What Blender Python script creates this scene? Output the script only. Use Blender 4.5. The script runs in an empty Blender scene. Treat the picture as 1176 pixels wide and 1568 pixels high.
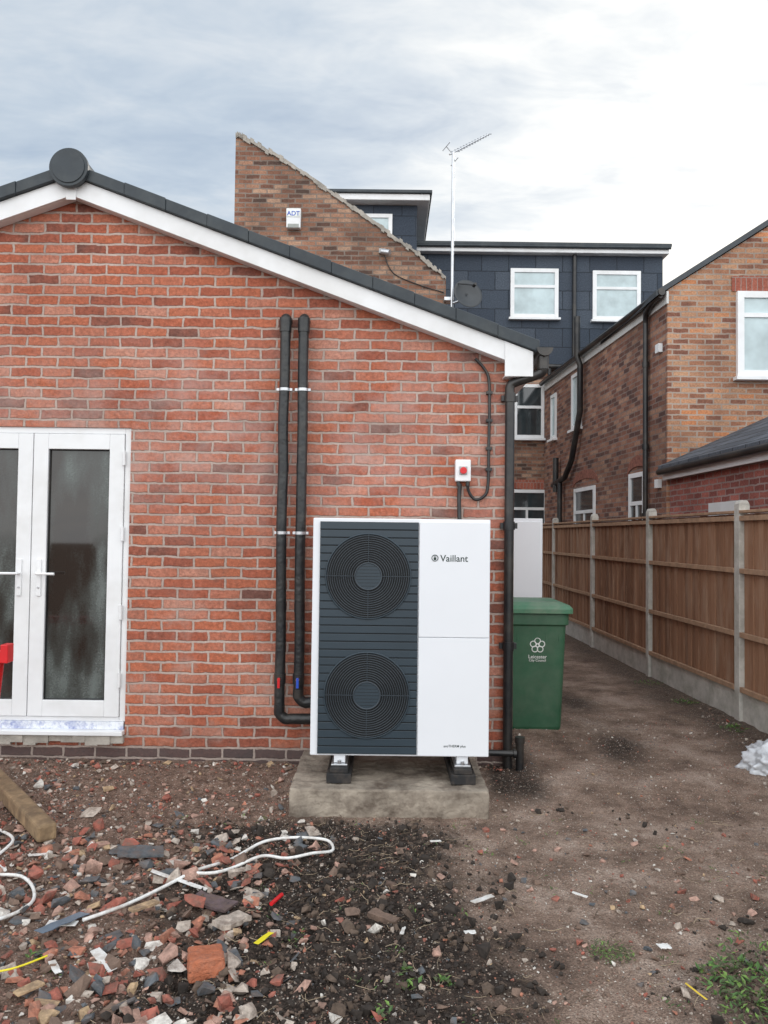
import bpy, bmesh, math, random
from mathutils import Vector, Matrix, noise
random.seed(7)
scene = bpy.context.scene
R = math.radians

# ------------------------------------------------------------------ node helpers
def node(nt, typ, props=None, ins=None):
    n = nt.nodes.new(typ)
    for k, v in (props or {}).items(): setattr(n, k, v)
    for k, v in (ins or {}).items():
        s = n.inputs[k]
        if isinstance(v, bpy.types.NodeSocket): nt.links.new(v, s)
        else: s.default_value = v
    return n
def c4(c): return (c[0], c[1], c[2], 1.0)
def mixc(nt, f, a, b, blend='MIX'):
    n = nt.nodes.new('ShaderNodeMix'); n.data_type = 'RGBA'; n.blend_type = blend
    for i, v in ((0, f), (6, a), (7, b)):
        if isinstance(v, bpy.types.NodeSocket): nt.links.new(v, n.inputs[i])
        else: n.inputs[i].default_value = v if i == 0 else c4(v)
    return n.outputs[2]
def ramp(nt, fac, stops):
    n = nt.nodes.new('ShaderNodeValToRGB'); nt.links.new(fac, n.inputs[0])
    e = n.color_ramp.elements
    while len(e) < len(stops): e.new(0.5)
    for i, (p, c) in enumerate(stops):
        e[i].position = p; e[i].color = c4(c) if not isinstance(c, (int, float)) else (c, c, c, 1)
    return n.outputs[0]
def mth(nt, op, a, b=0.0, clamp=False):
    n = nt.nodes.new('ShaderNodeMath'); n.operation = op; n.use_clamp = clamp
    for i, v in ((0, a), (1, b)):
        if isinstance(v, bpy.types.NodeSocket): nt.links.new(v, n.inputs[i])
        else: n.inputs[i].default_value = v
    return n.outputs[0]
def noi(nt, vec, scale, detail=4, rough=0.55, dist=0.0):
    n = node(nt, 'ShaderNodeTexNoise', ins={'Scale': scale, 'Detail': min(detail, 5), 'Roughness': rough, 'Distortion': dist})
    if vec is not None: nt.links.new(vec, n.inputs['Vector'])
    return n
def newmat(name):
    m = bpy.data.materials.new(name); m.use_nodes = True
    nt = m.node_tree; nt.nodes.clear()
    out = node(nt, 'ShaderNodeOutputMaterial'); p = node(nt, 'ShaderNodeBsdfPrincipled')
    nt.links.new(p.outputs[0], out.inputs[0])
    return m, nt, p
def mat(name, col, rough=0.6, metal=0.0, var=0.12, vscale=6.0, bump=0.0, bscale=60, dirt=None, spec=None):
    m, nt, p = newmat(name)
    tc = node(nt, 'ShaderNodeTexCoord').outputs['Object']
    n = noi(nt, tc, vscale, 3, 0.65)
    lo = tuple(c * (1 - var) for c in col); hi = tuple(min(1, c * (1 + var)) for c in col)
    cc = ramp(nt, n.outputs[0], [(0.3, lo), (0.7, hi)])
    if dirt:
        n3 = noi(nt, tc, dirt[2] if len(dirt) > 2 else vscale * 0.6, 4, 0.7)
        f = ramp(nt, n3.outputs[0], [(0.44, 0.0), (0.68, dirt[1])])
        cc = mixc(nt, f, cc, dirt[0])
    nt.links.new(cc, p.inputs['Base Color'])
    p.inputs['Roughness'].default_value = rough; p.inputs['Metallic'].default_value = metal
    if spec is not None: p.inputs['Specular IOR Level'].default_value = spec
    if bump:
        n2 = noi(nt, tc, bscale, 2, 0.6)
        b = node(nt, 'ShaderNodeBump', ins={'Strength': bump, 'Distance': 0.01, 'Height': n2.outputs[0]})
        nt.links.new(b.outputs[0], p.inputs['Normal'])
    return m

def brickmat(name, axis, stops, mortar, w=0.225, h=0.075, msize=0.011, patch=None, blue_base=False, stain=0.35, offset=0.5, ms=0.35, varn=0.8, smear=0.8, far=False):
    m, nt, p = newmat(name)
    tc = node(nt, 'ShaderNodeTexCoord').outputs['Object']
    sep = node(nt, 'ShaderNodeSeparateXYZ', ins={0: tc})
    U = sep.outputs[0 if axis == 'x' else 1]; Z = sep.outputs[2]
    uv = node(nt, 'ShaderNodeCombineXYZ', ins={0: U, 1: Z, 2: 0.0}).outputs[0]
    dn = noi(nt, uv, 8.0, 3, 0.65)
    d1 = node(nt, 'ShaderNodeVectorMath', {'operation': 'SUBTRACT'}, {0: dn.outputs['Color'], 1: (0.5, 0.5, 0.5)}).outputs[0]
    d2 = node(nt, 'ShaderNodeVectorMath', {'operation': 'SCALE'}, {0: d1, 'Scale': 0.030}).outputs[0]
    v = node(nt, 'ShaderNodeVectorMath', {'operation': 'ADD'}, {0: uv, 1: d2}).outputs[0]
    br = node(nt, 'ShaderNodeTexBrick', {'offset': offset}, {'Vector': v, 'Color1': (0, 0, 0, 1), 'Color2': (1, 1, 1, 1), 'Mortar': (0.5, 0.5, 0.5, 1),
              'Scale': 1.0, 'Mortar Size': msize, 'Mortar Smooth': ms, 'Bias': 0.0, 'Brick Width': w, 'Row Height': h})
    n1 = noi(nt, uv, 2.2, 3, 0.6)
    fac = mth(nt, 'ADD', br.outputs['Color'], mth(nt, 'MULTIPLY', mth(nt, 'SUBTRACT', n1.outputs[0], 0.5), varn), True)
    col = ramp(nt, fac, stops)
    n2 = noi(nt, uv, 38, 3, 0.75)
    col = mixc(nt, 0.7, col, ramp(nt, n2.outputs[0], [(0.3, 0.28), (0.7, 0.80)]), 'OVERLAY')
    nbig = noi(nt, uv, 0.9, 5, 0.68)
    if patch:
        pn = noi(nt, uv, 3.0, 5, 0.7)
        for pc, z0, z1, amt, lo_, hi_ in patch:
            zz = mth(nt, 'DIVIDE', mth(nt, 'SUBTRACT', Z, (z0 + z1) / 2), (z1 - z0) / 2)
            band = mth(nt, 'SUBTRACT', 1.0, mth(nt, 'MULTIPLY', zz, zz), True)
            f = mth(nt, 'MULTIPLY', mth(nt, 'MULTIPLY', ramp(nt, pn.outputs[0], [(lo_, 0.0), (hi_, 1.0)] if lo_ < hi_ else [(hi_, 1.0), (lo_, 0.0)]), band), amt)
            col = mixc(nt, f, col, pc)
    mcol = ramp(nt, n1.outputs[0], [(0.3, tuple(c * 0.74 for c in mortar)), (0.7, tuple(min(1, c * 1.15) for c in mortar))])
    mf = mth(nt, 'ADD', br.outputs['Fac'], mth(nt, 'MULTIPLY', mth(nt, 'SUBTRACT', n2.outputs[0], 0.60), smear), True)
    if blue_base:
        zf = ramp(nt, mth(nt, 'ADD', Z, mth(nt, 'MULTIPLY', dn.outputs[0], 0.02)), [(0.155, 0.85), (0.165, 0.0)])
        col = mixc(nt, zf, col, (0.06, 0.062, 0.068))
    col = mixc(nt, mf, col, mcol)
    sf = ramp(nt, nbig.outputs[0], [(0.35, stain), (0.6, 0.0)])
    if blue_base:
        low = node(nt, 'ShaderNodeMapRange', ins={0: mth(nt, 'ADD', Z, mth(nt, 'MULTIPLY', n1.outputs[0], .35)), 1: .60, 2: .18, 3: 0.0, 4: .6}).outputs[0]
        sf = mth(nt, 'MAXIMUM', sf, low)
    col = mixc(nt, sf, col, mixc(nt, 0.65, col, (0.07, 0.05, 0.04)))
    nt.links.new(col, p.inputs['Base Color'])
    p.inputs['Roughness'].default_value = 0.88; p.inputs['Specular IOR Level'].default_value = 0.3
    if not far:
        hgt = mth(nt, 'ADD', mth(nt, 'SUBTRACT', 1.0, br.outputs['Fac']), mth(nt, 'MULTIPLY', n2.outputs[0], 0.8))
        b = node(nt, 'ShaderNodeBump', ins={'Strength': 0.9, 'Distance': 0.010, 'Height': hgt})
        nt.links.new(b.outputs[0], p.inputs['Normal'])
    return m

# ------------------------------------------------------------------ mesh builder
class MB:
    def __init__(s): s.v = []; s.f = []; s.mi = []; s.sm = []; s.mats = []; s.M = Matrix.Identity(4)
    def m(s, mt):
        if mt not in s.mats: s.mats.append(mt)
        return s.mats.index(mt)
    def add(s, vs, fs, mt, smooth=False):
        o = len(s.v); s.v += [s.M @ Vector(p) for p in vs]; k = s.m(mt)
        for f in fs: s.f.append([o + i for i in f]); s.mi.append(k); s.sm.append(smooth)
    def box(s, x0, x1, y0, y1, z0, z1, mt, X=None):
        vs = [(x, y, z) for z in (z0, z1) for y in (y0, y1) for x in (x0, x1)]
        if X is not None: vs = [X @ Vector(p) for p in vs]
        s.add(vs, [(0, 2, 3, 1), (4, 5, 7, 6), (0, 1, 5, 4), (2, 6, 7, 3), (0, 4, 6, 2), (1, 3, 7, 5)], mt)
    def prism(s, pts, plane, a, b, mt):
        n = len(pts)
        def P(p, t):
            return {'xz': (p[0], t, p[1]), 'yz': (t, p[0], p[1]), 'xy': (p[0], p[1], t)}[plane]
        vs = [P(p, a) for p in pts] + [P(p, b) for p in pts]
        s.add(vs, [list(range(n)), list(range(2 * n - 1, n - 1, -1))] + [(i, i + n, (i + 1) % n + n, (i + 1) % n) for i in range(n)], mt)
    def tube(s, pts, r, mt, seg=10, closed=False, smooth=True, taper=None):
        pts = [Vector(p) for p in pts]; n = len(pts); vs = []; nrm = None
        for i, p in enumerate(pts):
            if closed: t = pts[(i + 1) % n] - pts[i - 1]
            else: t = pts[min(i + 1, n - 1)] - pts[max(i - 1, 0)]
            t.normalize()
            if nrm is None:
                nrm = t.orthogonal().normalized()
                if closed: nrm = Vector((0, 1, 0)) if abs(t.y) < 0.9 else nrm
            nrm = (nrm - t * nrm.dot(t)).normalized(); bn = t.cross(nrm)
            rr = r if taper is None else r * (1 + (taper - 1) * i / (n - 1))
            for k in range(seg):
                a = 2 * math.pi * k / seg
                vs.append(p + nrm * math.cos(a) * rr + bn * math.sin(a) * rr)
        fs = []
        for i in range(n if closed else n - 1):
            j = (i + 1) % n
            for k in range(seg):
                l = (k + 1) % seg
                fs.append((i * seg + k, i * seg + l, j * seg + l, j * seg + k))
        s.add(vs, fs, mt, smooth)
        if not closed:
            s.add(vs[:seg], [list(range(seg))[::-1]], mt); s.add(vs[-seg:], [list(range(seg))], mt)
    def ring(s, c, Rr, r, mt, n=48, seg=6):
        s.tube([(c[0] + Rr * math.cos(2 * math.pi * i / n), c[1], c[2] + Rr * math.sin(2 * math.pi * i / n)) for i in range(n)], r, mt, seg, True)
    def disc(s, c, Rr, th, mt, n=48):
        s.prism([(c[0] + Rr * math.cos(2 * math.pi * i / n), c[2] + Rr * math.sin(2 * math.pi * i / n)) for i in range(n)], 'xz', c[1], c[1] + th, mt)
    def build(s, name, parent=None, bevel=0.0, recalc=True):
        me = bpy.data.meshes.new(name); me.from_pydata([tuple(p) for p in s.v], [], s.f)
        for mt in s.mats: me.materials.append(mt)
        me.polygons.foreach_set('material_index', s.mi); me.polygons.foreach_set('use_smooth', s.sm)
        me.update()
        if recalc:
            bm = bmesh.new(); bm.from_mesh(me); bmesh.ops.recalc_face_normals(bm, faces=bm.faces); bm.to_mesh(me); bm.free()
        o = bpy.data.objects.new(name, me); scene.collection.objects.link(o)
        if parent: o.parent = parent
        if bevel:
            b = o.modifiers.new('Bevel', 'BEVEL'); b.width = bevel; b.segments = 2; b.limit_method = 'ANGLE'; b.angle_limit = R(40)
        return o
def empty(name):
    e = bpy.data.objects.new(name, None); e.empty_display_size = 0.2; scene.collection.objects.link(e); return e
def smooth_path(pts, n=8):
    pts = [Vector(p) for p in pts]; out = []
    for i in range(len(pts) - 1):
        p0 = pts[max(i - 1, 0)]; p1 = pts[i]; p2 = pts[i + 1]; p3 = pts[min(i + 2, len(pts) - 1)]
        for k in range(n):
            t = k / n
            out.append(0.5 * ((2 * p1) + (p2 - p0) * t + (2 * p0 - 5 * p1 + 4 * p2 - p3) * t * t + (3 * p1 - p0 - 3 * p2 + p3) * t ** 3))
    out.append(pts[-1]); return out
def text(name, body, x, y, z, size, mt, parent, align='CENTER', squeeze=1.0):
    c = bpy.data.curves.new(name, 'FONT'); c.body = body; c.size = size; c.align_x = align; c.align_y = 'CENTER'; c.extrude = 0.0006; c.offset = size * 0.008
    o = bpy.data.objects.new(name, c); o.location = (x, y, z); o.rotation_euler = (R(90), 0, 0); o.scale = (squeeze, 1, 1)
    c.materials.append(mt); scene.collection.objects.link(o); o.parent = parent; return o

# ------------------------------------------------------------------ materials
white = mat('white_upvc', (0.80, 0.81, 0.82), 0.35, var=0.04, vscale=3, dirt=((0.5, 0.48, 0.44), 0.3))
whitepaint = mat('white_coated_steel', (0.78, 0.80, 0.835), 0.38, var=0.02, vscale=1.5)
anthracite = mat('anthracite_panel', (0.026, 0.042, 0.056), 0.40, var=0.10, vscale=3)
fanblack = mat('grille_black', (0.005, 0.006, 0.007), 0.6)
ringgrey = mat('grille_ring', (0.036, 0.048, 0.060), 0.32)
black = mat('black_plastic', (0.012, 0.013, 0.015), 0.35, var=0.25, dirt=((0.09, 0.075, 0.06), 0.45))
foam = mat('black_pipe_jacket', (0.013, 0.015, 0.017), 0.36, var=0.3, vscale=8, bump=0.5, bscale=22, dirt=((0.07, 0.065, 0.055), 0.4, 12))
rubber = mat('rubber_foot', (0.015, 0.015, 0.016), 0.75, dirt=((0.12, 0.09, 0.07), 0.4, 14))
slateroof = mat('roof_tile_grey', (0.05, 0.058, 0.066), 0.6, var=0.2)
verge = mat('dry_verge_grey', (0.020, 0.029, 0.037), 0.5, var=0.2, dirt=((0.07, 0.08, 0.08), .4, 5))
metal = mat('galvanised_steel', (0.55, 0.56, 0.58), 0.35, 0.9)
concrete = mat('concrete', (0.30, 0.255, 0.205), 0.92, var=0.3, vscale=4, bump=0.7, bscale=35, dirt=((0.08, 0.055, 0.04), 0.9, 5))
concpost = mat('concrete_post_pale', (0.50, 0.48, 0.44), 0.9, var=0.2, vscale=6, bump=0.4, bscale=50, dirt=((0.26, 0.25, 0.20), 0.6, 5))
mortarm = mat('lime_mortar', (0.36, 0.33, 0.29), 0.95, var=0.3, bump=0.5)
red = mat('red_paint', (0.62, 0.015, 0.02), 0.35)
blue = mat('blue_plastic', (0.02, 0.08, 0.5), 0.4)
copper = mat('copper', (0.6, 0.28, 0.16), 0.35, 0.9)
green = mat('bin_green', (0.028, 0.105, 0.054), 0.45, var=0.15, vscale=5, bump=0.1, bscale=200, dirt=((0.10, 0.15, 0.10), 0.45))
greenlid = mat('bin_lid_green', (0.055, 0.18, 0.10), 0.5, var=0.12, vscale=5, dirt=((0.2, 0.25, 0.18), 0.6))
logo = mat('logo_dark', (0.02, 0.04, 0.035), 0.5)
logow = mat('logo_white', (0.75, 0.78, 0.75), 0.6)
def glassmat(name, col, rough=0.06, var=0.4):
    return mat(name, col, rough, 0, var=var, vscale=2.2, spec=0.9)
glassdark = glassmat('window_glass', (0.03, 0.038, 0.042))
glasspale = glassmat('window_glass_painted_sky_curtain', (0.42, 0.52, 0.54), 0.12, 0.22)  # pale tint paints sky reflection and curtains into the pane colour
doorglass, nt, p = newmat('misted_door_glass')
tc = node(nt, 'ShaderNodeTexCoord').outputs['Object']
sep = node(nt, 'ShaderNodeSeparateXYZ', ins={0: tc})
mp = node(nt, 'ShaderNodeMapping', ins={0: tc, 'Scale': (2.4, 1, 0.8)}).outputs[0]
n1 = noi(nt, mp, 1.7, 2, 0.5); n2 = noi(nt, tc, 80, 3, 0.8); n3 = noi(nt, mp, 7, 4, .6)
zg = node(nt, 'ShaderNodeMapRange', ins={0: sep.outputs[2], 1: .4, 2: 2.3, 3: .12, 4: -.13}).outputs[0]
f = mth(nt, 'ADD', mth(nt, 'ADD', n1.outputs[0], zg), mth(nt, 'ADD', mth(nt, 'MULTIPLY', mth(nt, 'SUBTRACT', n2.outputs[0], 0.5), 0.22), mth(nt, 'MULTIPLY', mth(nt, 'SUBTRACT', n3.outputs[0], 0.5), 0.22)))
nt.links.new(ramp(nt, f, [(0.36, (0.022, 0.016, 0.013)), (0.50, (0.045, 0.048, 0.044)), (0.74, (0.16, 0.19, 0.18))]), p.inputs['Base Color'])
nt.links.new(ramp(nt, f, [(0.4, 0.03), (0.7, 0.4)]), p.inputs['Roughness']); p.inputs['Specular IOR Level'].default_value = 0.6

B_main = brickmat('red_brick_front', 'x', [(0.0, (0.16, 0.068, 0.052)), (0.10, (0.29, 0.088, 0.055)), (0.3, (0.37, 0.105, 0.060)), (0.6, (0.435, 0.135, 0.072)), (0.85, (0.42, 0.155, 0.100)), (1.0, (0.48, 0.22, 0.155))],
                  (0.50, 0.41, 0.36), msize=0.0100, patch=[((0.55, 0.40, 0.36), 1.5, 3.2, 0.55, .38, .68), ((0.46, 0.38, 0.33), -.2, 1.4, 0.5, .50, .70), ((0.15, 0.08, 0.062), 0.4, 1.7, 0.75, .46, .32)], blue_base=True, stain=0.30, varn=.7, smear=1.0)
B_side = brickmat('red_brick_side', 'y', [(0.0, (0.17, 0.075, 0.065)), (0.5, (0.43, 0.125, 0.08)), (1.0, (0.5, 0.25, 0.2))], (0.5, 0.4, 0.35), msize=0.010, far=True)
bst = [(0.0, (0.08, 0.048, 0.038)), (0.2, (0.18, 0.082, 0.055)), (0.5, (0.28, 0.135, 0.085)), (0.75, (0.35, 0.185, 0.12)), (1.0, (0.45, 0.28, 0.19))]
B_old = brickmat('weathered_brick', 'x', bst, (0.24, 0.21, 0.18), msize=0.012, stain=0.85, smear=1.4, far=True)
gst = [(0.0, (0.19, 0.08, 0.055)), (0.25, (0.34, 0.155, 0.09)), (0.5, (0.42, 0.22, 0.13)), (0.75, (0.48, 0.27, 0.16)), (1.0, (0.54, 0.22, 0.10))]
B_gab = brickmat('buff_brick_front', 'x', gst, (0.40, 0.34, 0.29), msize=0.012, stain=0.6, smear=1.1, far=True)
B_gabs = brickmat('red_brown_brick_side', 'y', [(0.0, (0.09, 0.045, 0.04)), (0.4, (0.22, 0.095, 0.065)), (0.7, (0.29, 0.135, 0.09)), (1.0, (0.38, 0.22, 0.15))], (0.24, 0.20, 0.18), msize=0.010, stain=0.6, smear=1.2, far=True)
B_arch = brickmat('red_arch_brick', 'x', [(0.0, (0.26, 0.075, 0.05)), (1.0, (0.38, 0.12, 0.08))], (0.3, 0.25, 0.22), w=0.075, h=0.24, msize=0.006, far=True)
B_new = brickmat('new_red_brick', 'y', [(0.0, (0.2, 0.065, 0.055)), (1.0, (0.42, 0.14, 0.11))], (0.36, 0.28, 0.26), msize=0.011, far=True)
sst = [(0.0, (0.040, 0.052, 0.072)), (0.5, (0.052, 0.066, 0.088)), (1.0, (0.070, 0.086, 0.110))]
slates = brickmat('hung_slates', 'x', sst, (0.025, 0.032, 0.042), w=0.6, h=0.42, msize=0.012, stain=0.1, smear=.1, varn=.3, far=True)
slates2 = brickmat('slate_roof', 'y', [(0.0, (0.06, 0.068, 0.082)), (1.0, (0.11, 0.12, 0.14))], (0.03, 0.033, 0.038), w=0.3, h=0.10, msize=0.010, stain=0.2, smear=.1, far=True)

# ------------------------------------------------------------------ ground
def nz(x, y, s, o=0.0): return noise.noise(Vector((x * s + o, y * s - o, o)))
def sstep(a, b, t):
    t = max(0, min(1, (t - a) / (b - a))); return t * t * (3 - 2 * t)
def zones(x, y):
    w = 0.34 * nz(x, y, 2.1, 3) + 0.20 * nz(x, y, 6, 9)
    right_edge = 0.30 + 0.14 * (4.4 - y) + w
    dark = (1 - sstep(right_edge - 0.30, right_edge + 0.34, x)) * (1 - sstep(4.30, 4.75, y + w * 0.6)) * sstep(-1.25, -0.55, x + w + (y - 3.4) * 0.15)
    dark = max(dark, 0.62 * sstep(0.7, 1.6, x + w) * (1 - sstep(2.8, 3.6, y + w * 1.5)))
    rub = (1 - sstep(-0.75, -0.15, x + w)) * (1 - sstep(5.3, 5.8, y))
    # damp strips: along the fence foot and a worn rut up the passage
    damp = sstep(2.35, 2.95, x + w * .5) * .6
    damp = max(damp, .55 * math.exp(-((x - 1.75 - .25 * nz(x, y, .7, 2)) / .30) ** 2) * sstep(4.2, 5.4, y) * (.5 + 1.2 * max(0, nz(x, y, 1.1, 30) + .3)))
    damp = max(damp, .8 * (1 - sstep(.95, 1.25, x)) * sstep(.6, .8, x) * sstep(4.6, 5.1, y))
    return max(dark, damp * (1 - rub)), rub
def gz(x, y):
    d, r = zones(x, y)
    near = 1 - sstep(6, 9, y)
    h = 0.055 * sstep(4.6, 5.4, y)
    h += near * (0.010 * nz(x, y, 3) + (0.006 + 0.016 * d + 0.022 * r) * nz(x, y, 9, 5) + (0.005 + 0.011 * d + 0.009 * r) * nz(x, y, 26, 8))
    h += 0.05 * r * max(0, nz(x, y, 1.4, 11)) * near + 0.004 * nz(x, y, 1.2)
    return h
def spaced(bands):
    out = []
    for a, b, st in bands:
        t = a
        while t < b - 1e-6: out.append(t); t += st
    out.append(bands[-1][1]); return out
xs = spaced([(-300, -60, 40), (-60, -12, 8), (-12, -3.2, 0.8), (-3.2, 3.4, 0.026), (3.4, 12, 0.8), (12, 60, 8), (60, 300, 40)])
ys = spaced([(-100, -20, 20), (-20, 1.6, 1.2), (1.6, 5.6, 0.022), (5.6, 9, 0.05), (9, 20, 0.3), (20, 60, 8), (60, 400, 40)])
vs = []; cols = []
for y in ys:
    for x in xs:
        vs.append((x, y, gz(x, y))); d, r = zones(x, y); cols += [d, r, 0.0, 1.0]
nx = len(xs)
fs = [(j * nx + i, j * nx + i + 1, (j + 1) * nx + i + 1, (j + 1) * nx + i) for j in range(len(ys) - 1) for i in range(nx - 1)]
me = bpy.data.meshes.new('ground'); me.from_pydata(vs, [], fs)
ca = me.color_attributes.new('zone', 'FLOAT_COLOR', 'POINT'); ca.data.foreach_set('color', cols)
me.polygons.foreach_set('use_smooth', [True] * len(fs))
ground = bpy.data.objects.new('ground', me); scene.collection.objects.link(ground)
gm, nt, p = newmat('dirt_ground')
tc = node(nt, 'ShaderNodeTexCoord').outputs['Object']
at = node(nt, 'ShaderNodeVertexColor', {'layer_name': 'zone'}).outputs[0]
sp = node(nt, 'ShaderNodeSeparateColor', ins={0: at})
nA = noi(nt, tc, 2.4, 5, 0.72); nB = noi(nt, tc, 22, 4, 0.72); nC = noi(nt, tc, 130, 2, 0.7)
path = ramp(nt, nA.outputs[0], [(0.36, (0.13, 0.090, 0.070)), (0.5, (0.26, 0.185, 0.143)), (0.64, (0.39, 0.30, 0.245))])
darkc = ramp(nt, nB.outputs[0], [(0.3, (0.014, 0.011, 0.009)), (0.52, (0.045, 0.034, 0.028)), (0.75, (0.18, 0.135, 0.105))])
rubc = ramp(nt, nB.outputs[0], [(0.3, (0.065, 0.042, 0.032)), (0.5, (0.18, 0.118, 0.09)), (0.72, (0.34, 0.235, 0.185))])
dd = mth(nt, 'ADD', sp.outputs[0], mth(nt, 'ADD', mth(nt, 'MULTIPLY', mth(nt, 'SUBTRACT', nB.outputs[0], 0.5), 1.1), mth(nt, 'MULTIPLY', mth(nt, 'SUBTRACT', nA.outputs[0], 0.5), 0.9)), True)
rr = mth(nt, 'ADD', sp.outputs[1], mth(nt, 'MULTIPLY', mth(nt, 'SUBTRACT', nB.outputs[0], 0.5), 0.8), True)
col = mixc(nt, rr, path, rubc)
col = mixc(nt, ramp(nt, dd, [(0.2, 0.0), (0.8, 1.0)]), col, darkc)
vo = node(nt, 'ShaderNodeTexVoronoi', {'feature': 'F1'}, {'Vector': tc, 'Scale': 90.0, 'Randomness': 1.0})
peb = ramp(nt, vo.outputs['Distance'], [(0.22, 1.0), (0.40, 0.0)])
sel = node(nt, 'ShaderNodeSeparateColor', ins={0: vo.outputs['Color']})
pebf = mth(nt, 'MULTIPLY', peb, ramp(nt, sel.outputs[0], [(0.50, 0.0), (0.60, 0.8)]))
pcol = ramp(nt, sel.outputs[1], [(0.0, (0.09, 0.075, 0.065)), (0.35, (0.26, 0.13, 0.09)), (0.6, (0.40, 0.33, 0.27)), (1.0, (0.60, 0.55, 0.48))])
col = mixc(nt, pebf, col, pcol)
col = mixc(nt, 0.75, col, ramp(nt, nC.outputs[0], [(0.3, 0.2), (0.7, 0.85)]), 'OVERLAY')
nt.links.new(col, p.inputs['Base Color']); p.inputs['Roughness'].default_value = 0.95; p.inputs['Specular IOR Level'].default_value = 0.2
hh = mth(nt, 'ADD', mth(nt, 'MULTIPLY', nB.outputs[0], 1.4), mth(nt, 'MULTIPLY', nC.outputs[0], 0.8))
b = node(nt, 'ShaderNodeBump', ins={'Strength': 1.0, 'Distance': 0.016, 'Height': hh}); nt.links.new(b.outputs[0], p.inputs['Normal'])
me.materials.append(gm)

# ------------------------------------------------------------------ front brick extension
house = empty('brick_house')
RX = -2.25
def zt(x): return 4.285 - 0.3685 * abs(x - RX)
wb = MB(); WY0, WY1 = 5.5, 5.72
dx0, dx1, dz0, dz1 = -3.22, -1.82, 0.24, 2.42
o_ = 0.10
wb.prism([(-5.43, -0.3), (dx0, -0.3), (dx0, zt(dx0) - o_), (-5.43, zt(-5.43) - o_)], 'xz', WY0, WY1, B_main)
wb.prism([(dx0, dz1), (dx1, dz1), (dx1, zt(dx1) - o_), (RX, zt(RX) - o_), (dx0, zt(dx0) - o_)], 'xz', WY0, WY1, B_main)
wb.prism([(dx0, -0.3), (dx1, -0.3), (dx1, dz0), (dx0, dz0)], 'xz', WY0, WY1, B_main)
wb.prism([(dx1, -0.3), (0.93, -0.3), (0.93, zt(0.93) - o_), (dx1, zt(dx1) - o_)], 'xz', WY0, WY1, B_main)
wb.box(0.71, 0.929, WY1, 11.95, -0.3, 3.0, B_side)
wb.box(-5.43, -5.2, WY1, 11.95, -0.3, 3.0, B_side)
wb.build('walls', house)
rb = MB(); VY = 5.37
for sx in (-1, 1):
    e = RX + sx * 3.33
    rb.prism([(RX, zt(RX) - 0.015), (e, zt(e) - 0.015), (e, zt(e) - 0.085), (RX, zt(RX) - 0.085)], 'xz', VY + 0.05, 11.95, slateroof)
    n = 11
    for i in range(n):
        a = RX + sx * (0.09 + (3.33 - 0.09) * i / n); c = RX + sx * (0.09 + (3.33 - 0.09) * (i + 1) / n)
        k = 0.004 * (i % 2)
        rb.prism([(a, zt(a) + k), (c, zt(c) + k), (c, zt(c) - 0.088), (a, zt(a) - 0.088)], 'xz', VY - k, VY + 0.16, verge)
rb.build('roof', house, 0.006)
bb = MB()
for sx in (-1, 1):
    e = RX + sx * 3.14
    bb.prism([(RX, zt(RX) - 0.09), (e, zt(e) - 0.09), (e, zt(e) - 0.225), (RX, zt(RX) - 0.225)], 'xz', VY + 0.03, VY + 0.05, white)
    bb.prism([(RX, zt(RX) - 0.215), (e, zt(e) - 0.215), (e, zt(e) - 0.225), (RX, zt(RX) - 0.225)], 'xz', VY + 0.052, WY0 - 0.002, white)
    e0 = RX + sx * 3.09; e1 = RX + sx * 3.29
    zb = zt(RX + 3.14) - 0.225 - 0.10
    bb.prism([(e0, zb), (e1, zb), (e1, zt(e1) - 0.092), (e0, zt(e0) - 0.092)], 'xz', VY + 0.022, VY + 0.028, white)
    bb.box(min(e0, e1), max(e0, e1), VY + 0.05, 11.9, zb, zb + 0.01, white)
    xf = e1
    bb.box(min(xf, xf - sx * .02), max(xf, xf - sx * .02), VY + 0.052, 11.9, zb + .012, zt(e1) - 0.095, white)
bb.box(RX - 0.035, RX + 0.035, VY + 0.020, VY + 0.029, zt(RX) - 0.26, zt(RX) - 0.10, white)
bb.build('bargeboards', house, 0.003)
rc = MB()
rc.disc((RX, VY - 0.035, 4.235), 0.137, 0.035, verge); rc.disc((RX, VY - 0.042, 4.235), 0.115, 0.007, verge)
rc.tube([(RX, VY, 4.235), (RX, 11.95, 4.235)], 0.125, verge, 24)
for k in range(10): rc.tube([(RX, VY + 0.45 * k + .4, 4.235), (RX, VY + 0.45 * k + .44, 4.235)], 0.135, verge, 24)
rc.build('ridge_cap', house, 0.004)
gu = MB(); gp = []; ge = []
for k in range(9):
    a = math.pi + math.pi * k / 8; gp.append((1.115 + 0.056 * math.cos(a), 3.0 + 0.056 * math.sin(a))); ge.append((1.115 + 0.058 * math.cos(a), 3.002 + 0.058 * math.sin(a)))
for k in range(8, -1, -1):
    a = math.pi + math.pi * k / 8; gp.append((1.115 + 0.050 * math.cos(a), 3.0 + 0.050 * math.sin(a)))
gu.prism(gp, 'xz', 5.36, 11.9, black)
gu.prism(ge, 'xz', 5.352, 5.358, black)
gu.tube([(1.115, 5.42, 2.95), (1.115, 5.42, 2.86)], 0.04, black, 14)
gu.build('gutter', house)
dr = MB(); fy0 = 5.515; fy1 = 5.585
fw = 0.045
dr.box(dx0, dx0 + fw, fy0, fy1, dz0 + 0.085, dz1, white); dr.box(dx1 - fw, dx1, fy0, fy1, dz0 + 0.085, dz1, white)
dr.box(dx0 + fw, dx1 - fw, fy0, fy1, dz1 - fw, dz1, white); dr.box(dx0 + fw, dx1 - fw, fy0, fy1, dz0 + .085, dz0 + 0.115, white)
mid = -2.52
leaf_z0, leaf_z1 = dz0 + 0.118, dz1 - fw - 0.003
lw = 0.105
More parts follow.
